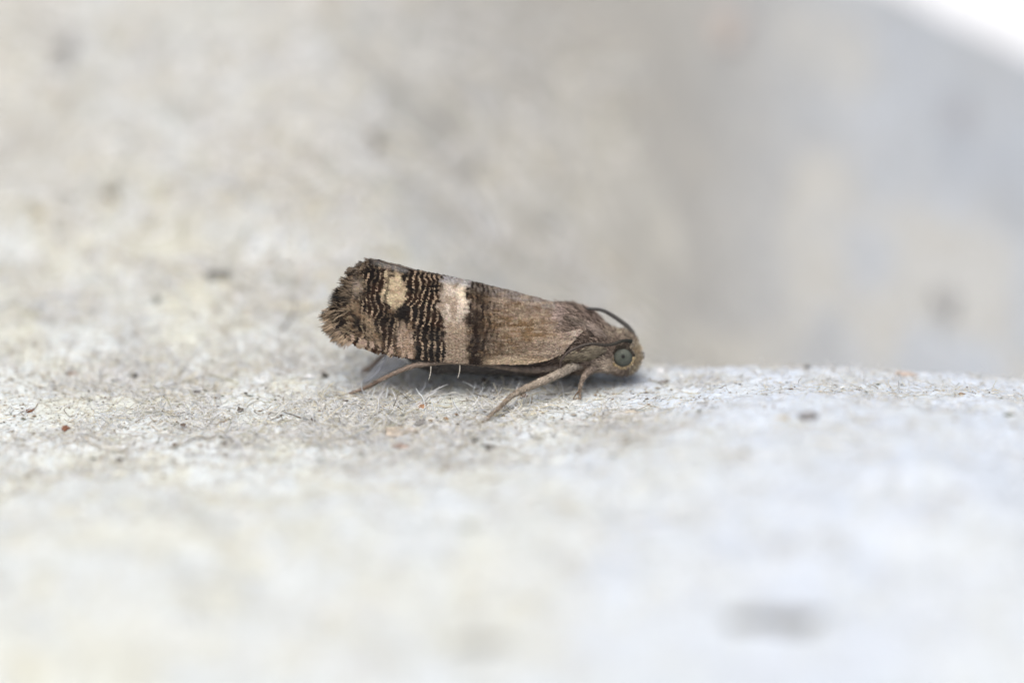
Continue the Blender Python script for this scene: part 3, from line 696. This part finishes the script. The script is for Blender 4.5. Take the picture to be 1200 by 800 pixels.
# ---- eyes
me_ = bpy.data.materials.new('eye'); me_.use_nodes = True; t = me_.node_tree; n = t.nodes; b = n['Principled BSDF']
b.inputs['Roughness'].default_value = .45; b.inputs['Specular IOR Level'].default_value = .25
at = n.new('ShaderNodeAttribute'); at.attribute_name = 'Col'; t.links.new(at.outputs['Color'], b.inputs['Base Color'])
tc = n.new('ShaderNodeTexCoord'); vo = n.new('ShaderNodeTexVoronoi'); vo.inputs['Scale'].default_value = 42
t.links.new(tc.outputs['Object'], vo.inputs['Vector']); bu = n.new('ShaderNodeBump'); bu.inputs['Strength'].default_value = .9; bu.inputs['Distance'].default_value = .012; bu.invert = True
t.links.new(vo.outputs['Distance'], bu.inputs['Height']); t.links.new(bu.outputs[0], b.inputs['Normal'])
for side in (-1, 1):
    P0 = world_at(730, 418, -.50) - MO
    if side > 0: P0 = P0 * [1, -1, 1]
    n1, n2 = 28, 40; th = np.linspace(0, np.pi, n1); ph = np.linspace(0, 2 * np.pi, n2 + 1)[:-1]
    TH, PH = np.meshgrid(th, ph, indexing='ij')
    V = np.stack([np.sin(TH) * np.cos(PH) * .238, side * np.cos(TH) * .185, np.sin(TH) * np.sin(PH) * .238], -1).reshape(-1, 3)
    idx = np.arange(n1 * n2).reshape(n1, n2); nx_ = np.roll(idx, -1, 1)
    F = np.stack([idx[:-1], nx_[:-1], nx_[1:], idx[1:]], -1).reshape(-1, 4)
    if side > 0: F = F[:, ::-1]
    d = TH.ravel(); tilt = np.array([0, side * math.cos(.30), math.sin(.30)])
    un = V / np.array([.238, .185, .238]); dd = np.arccos(np.clip(un @ tilt, -1, 1))
    c = np.ones((len(V), 3)) * s2l((90, 93, 84)) * (0.85 + .3 * vn(un[:, 0] * 9 + 20, un[:, 2] * 9 + 20, 701))[:, None]
    vv = np.zeros(len(V))
    c = mixc(c, (60, 66, 62), sst(.22, .32, dd) * sst(.46, .36, dd) * .35)
    c = mixc(c, (64, 68, 64), sst(.7, 1.15, dd) * .8); c = mixc(c, (26, 24, 22), sst(.27, .13, dd)); c = mixc(c, (36, 34, 30), sst(1.25, 1.5, dd))
    o = mesh_obj('eye', V, F, me_, moth, col=c); o.location = P0.tolist()

r = np.random.default_rng(97)
for e_ in [o for o in C.objects if o.name.startswith('eye')]:
    sgn = -1 if e_.location.y < 0 else 1; n = 260; a = r.uniform(0, 2 * np.pi, n); O = np.array([np.cos(a), 0 * a, np.sin(a)]).T
    P = np.array(e_.location) + O * .215 + np.array([0, sgn * (.07), 0]); N = O * .5 + np.array([0, sgn * .85, 0]); N /= np.linalg.norm(N, axis=1, keepdims=True)
    T = O - N * np.sum(O * N, 1, keepdims=True); T /= np.linalg.norm(T, axis=1, keepdims=True)
    dk = (np.sin(a) > .1)[:, None]; col = np.where(dk, s2l((58, 52, 44)), s2l((190, 168, 130))) * np.exp(r.normal(0, .35, (n, 1)))
    v, f, c = scales(P, N, T, r.uniform(.05, .10, n), r.uniform(.014, .024, n), np.abs(r.normal(.2, .2, n)), col, r.normal(0, .5, n))
    q = mesh_obj('eye_ring_scales', v, f, M_scale, body, col=np.clip(c, .002, .9), smooth=False); tag(q, kind='stuff')

# ---- antennae
def limb(name, pts, rads, rgb, rgb2, parent, mat_, nseg=40, sides=10, ringf=0.0, ringn=20, side=-1):
    """pts: (px,py,y) ; rads in photo pixels"""
    Q = np.array([world_at(p[0], p[1], p[2]) - MO for p in pts])
    if side > 0: Q = Q * [1, -1, 1]
    S = smooth_path(Q, nseg); R = np.interp(np.linspace(0, 1, nseg), np.linspace(0, 1, len(rads)), rads) / 50
    if ringf: R = R * (1 + ringf * np.sin(np.linspace(0, ringn * 2 * np.pi, nseg)))
    kk = np.linspace(0, 1, nseg)[:, None]; cc = s2l(rgb) * (1 - kk) + s2l(rgb2) * kk
    v, f, _ = tubes(S[None], R[None], np.zeros((1, 3)), sides)
    r = np.random.default_rng(len(pts) * 31 + int(pts[0][0])); col = np.repeat(cc * np.exp(r.normal(0, .13, (nseg, 1))), sides, axis=0)
    nv = len(v); caps = np.concatenate([v[:sides].mean(0)[None], v[-sides:].mean(0)[None]]); j = np.arange(sides)
    f3 = np.concatenate([np.stack([(j + 1) % sides, j, np.full(sides, nv)], -1), np.stack([nv - sides + j, nv - sides + (j + 1) % sides, np.full(sides, nv + 1)], -1)])
    return mesh_obj(name, np.concatenate([v, caps]), [f, f3], mat_, parent, col=np.concatenate([col, col[:1], col[-1:]])), S, R

limb('antenna', [(740, 400, -.34), (734, 399, -.46), (727, 400, -.60), (717, 403.5, -.72), (706, 404, -.83), (695, 402.5, -.90), (687, 403.5, -.93), (679, 406, -.95), (668, 411, -.97), (661, 417, -.98), (657, 424, -.98), (657, 431, -.97)],
     [2.2, 1.9, 1.8, 1.8, 1.7, 1.7, 1.6, 1.4, 1.2], (34, 36, 28), (84, 72, 66), moth, M_ant, 130, 8, .10, 42)
limb('antenna', [(744, 399, .12), (743, 394, .15), (740.5, 388.5, .18), (735.5, 382.5, .20), (727, 376, .20), (718, 369.8, .17), (708, 364.3, .12), (698, 362, .08), (687, 361.5, .05)],
     [2.9, 2.9, 2.8, 2.6, 2.4, 2.1, 1.7], (84, 80, 76), (74, 72, 70), moth, M_ant, 110, 8, .10, 38)
# antenna bases
# ---- labial palps
for side in (-1, 1):
    o, S, R = limb('labial_palp', [(728, 431, -.20), (738, 431, -.20), (746, 425, -.17), (751, 419.5, -.13), (755, 417.5, -.11)], [3, 4.2, 4.2, 3.0, 1.2], (196, 178, 150), (70, 60, 54), moth, M_body, 40, 10, 0, 1, side)

# ---- legs
def fuzzy(leg, S, R, rgb, n, seed, L=(.05, .10)):
    n = int(n * 1.6)
    r = np.random.default_rng(seed); i = r.integers(1, len(S) - 2, n); T = S[i + 1] - S[i]; T /= np.linalg.norm(T, axis=1, keepdims=True) + 1e-9
    u = r.normal(size=(n, 3)); N = u - T * np.sum(u * T, 1, keepdims=True); N /= np.linalg.norm(N, axis=1, keepdims=True)
    col = s2l(rgb) * np.exp(r.normal(0, .3, (n, 1)))
    dk = (r.random(n) < .2)[:, None]; col = np.where(dk, col * .45, col)
    v, f, c = scales(S[i] + N * R[i][:, None] * .9, N, T, r.uniform(*L, n), r.uniform(.014, .026, n), np.abs(r.normal(.16, .16, n)), col * (.75 + .5 * vn(i / 5., i * 0., seed))[:, None], r.normal(0, .25, n))
    o = mesh_obj('leg_scales', v, f, M_scale, leg, col=np.clip(c, .002, .9), smooth=False); tag(o, kind='stuff')

def foot(px, py, up=.02):
    P = hit(px, py); return (px, py - up * 47, P[1])
MAU = (150, 128, 114); 
for side in (-1, 1):
    # hind leg: femur under the wing, long tibia and tarsus reaching back
    F_ = foot(409, 462.5)
    o, S, R = limb('leg', [(664, 428, -.45), (645, 431, -.60), (625, 433, -.62), (600, 431, -.55), (565, 426, -.55), (525, 424, -.75), (498, 426.5, -.90), (480, 430, -.96), (452, 442, (F_[2] - 1.0) / 2 - .05), (430, 453.5, F_[2] + .02), (409, 461.5, F_[2])],
                   [4, 4, 4, 3.8, 3.2, 2.9, 2.8, 2.6, 2.4, 2.1, 1.7], (134, 122, 112), (128, 108, 92), moth, M_leg, 90, 10, .05, 18, side)
    fuzzy(o, S, R, (138, 124, 112), 500, 91)
    for (a, b_) in (((505, 429, -.99), (502.5, 445, -1.12)), ((539, 427.5, -.98), (536.5, 443, -1.10))):
        limb('spur', [a, ((a[0] + b_[0]) / 2 + .8, (a[1] + b_[1]) / 2, a[2] - .05), b_], [.75, .65, .3], (190, 182, 168), (196, 190, 178), o, M_fibre, 12, 6, 0, 1, side)
    # middle leg
    F_ = foot(565, 496.5)
    o, S, R = limb('leg', [(686, 426, -.45), (672, 429, -.68), (655, 438, -.92), (630, 449, -1.18), (612, 457, -1.36), (598, 465, -1.55), (582, 480, F_[2] + .25), (565, 495, F_[2])],
                   [5.4, 5.6, 5.2, 4.6, 3.9, 2.5, 1.9, 1.6], (158, 148, 136), (132, 114, 92), moth, M_leg, 90, 12, .05, 16, side)
    fuzzy(o, S, R, (162, 150, 136), 700, 92)
    limb('spur', [(604, 462, -1.45), (592, 473, -1.62), (584, 482, -1.75)], [1.6, 1.2, .4], (140, 118, 100), (150, 126, 106), o, M_leg, 12, 6, 0, 1, side)
    # front leg
    F_ = foot(680, 468.5); F2_ = foot(671, 468.5)
    o, S, R = limb('leg', [(702, 424, -.42), (694, 431, -.60), (686, 439, -.78), (681.5, 448, -.90), (679.5, 458, F_[2] + .04), (680, 467.5, F_[2])],
                   [6.5, 5.5, 3.6, 2.0, 1.6, 1.2], (146, 132, 120), (104, 84, 70), moth, M_leg, 60, 10, .05, 12, side)
    fuzzy(o, S, R, (146, 132, 118), 350, 93, (.04, .07))
    limb('claw', [(679.5, 457, F_[2] + .03), (675, 462, F2_[2] + .03), (671.5, 467.5, F2_[2])], [1.1, .9, .5], (112, 90, 70), (100, 84, 62), o, M_leg, 12, 6, 0, 1, side)
print('tris', sum(len(o.data.loops) - 2 * len(o.data.polygons) for o in C.objects if o.type == 'MESH'))
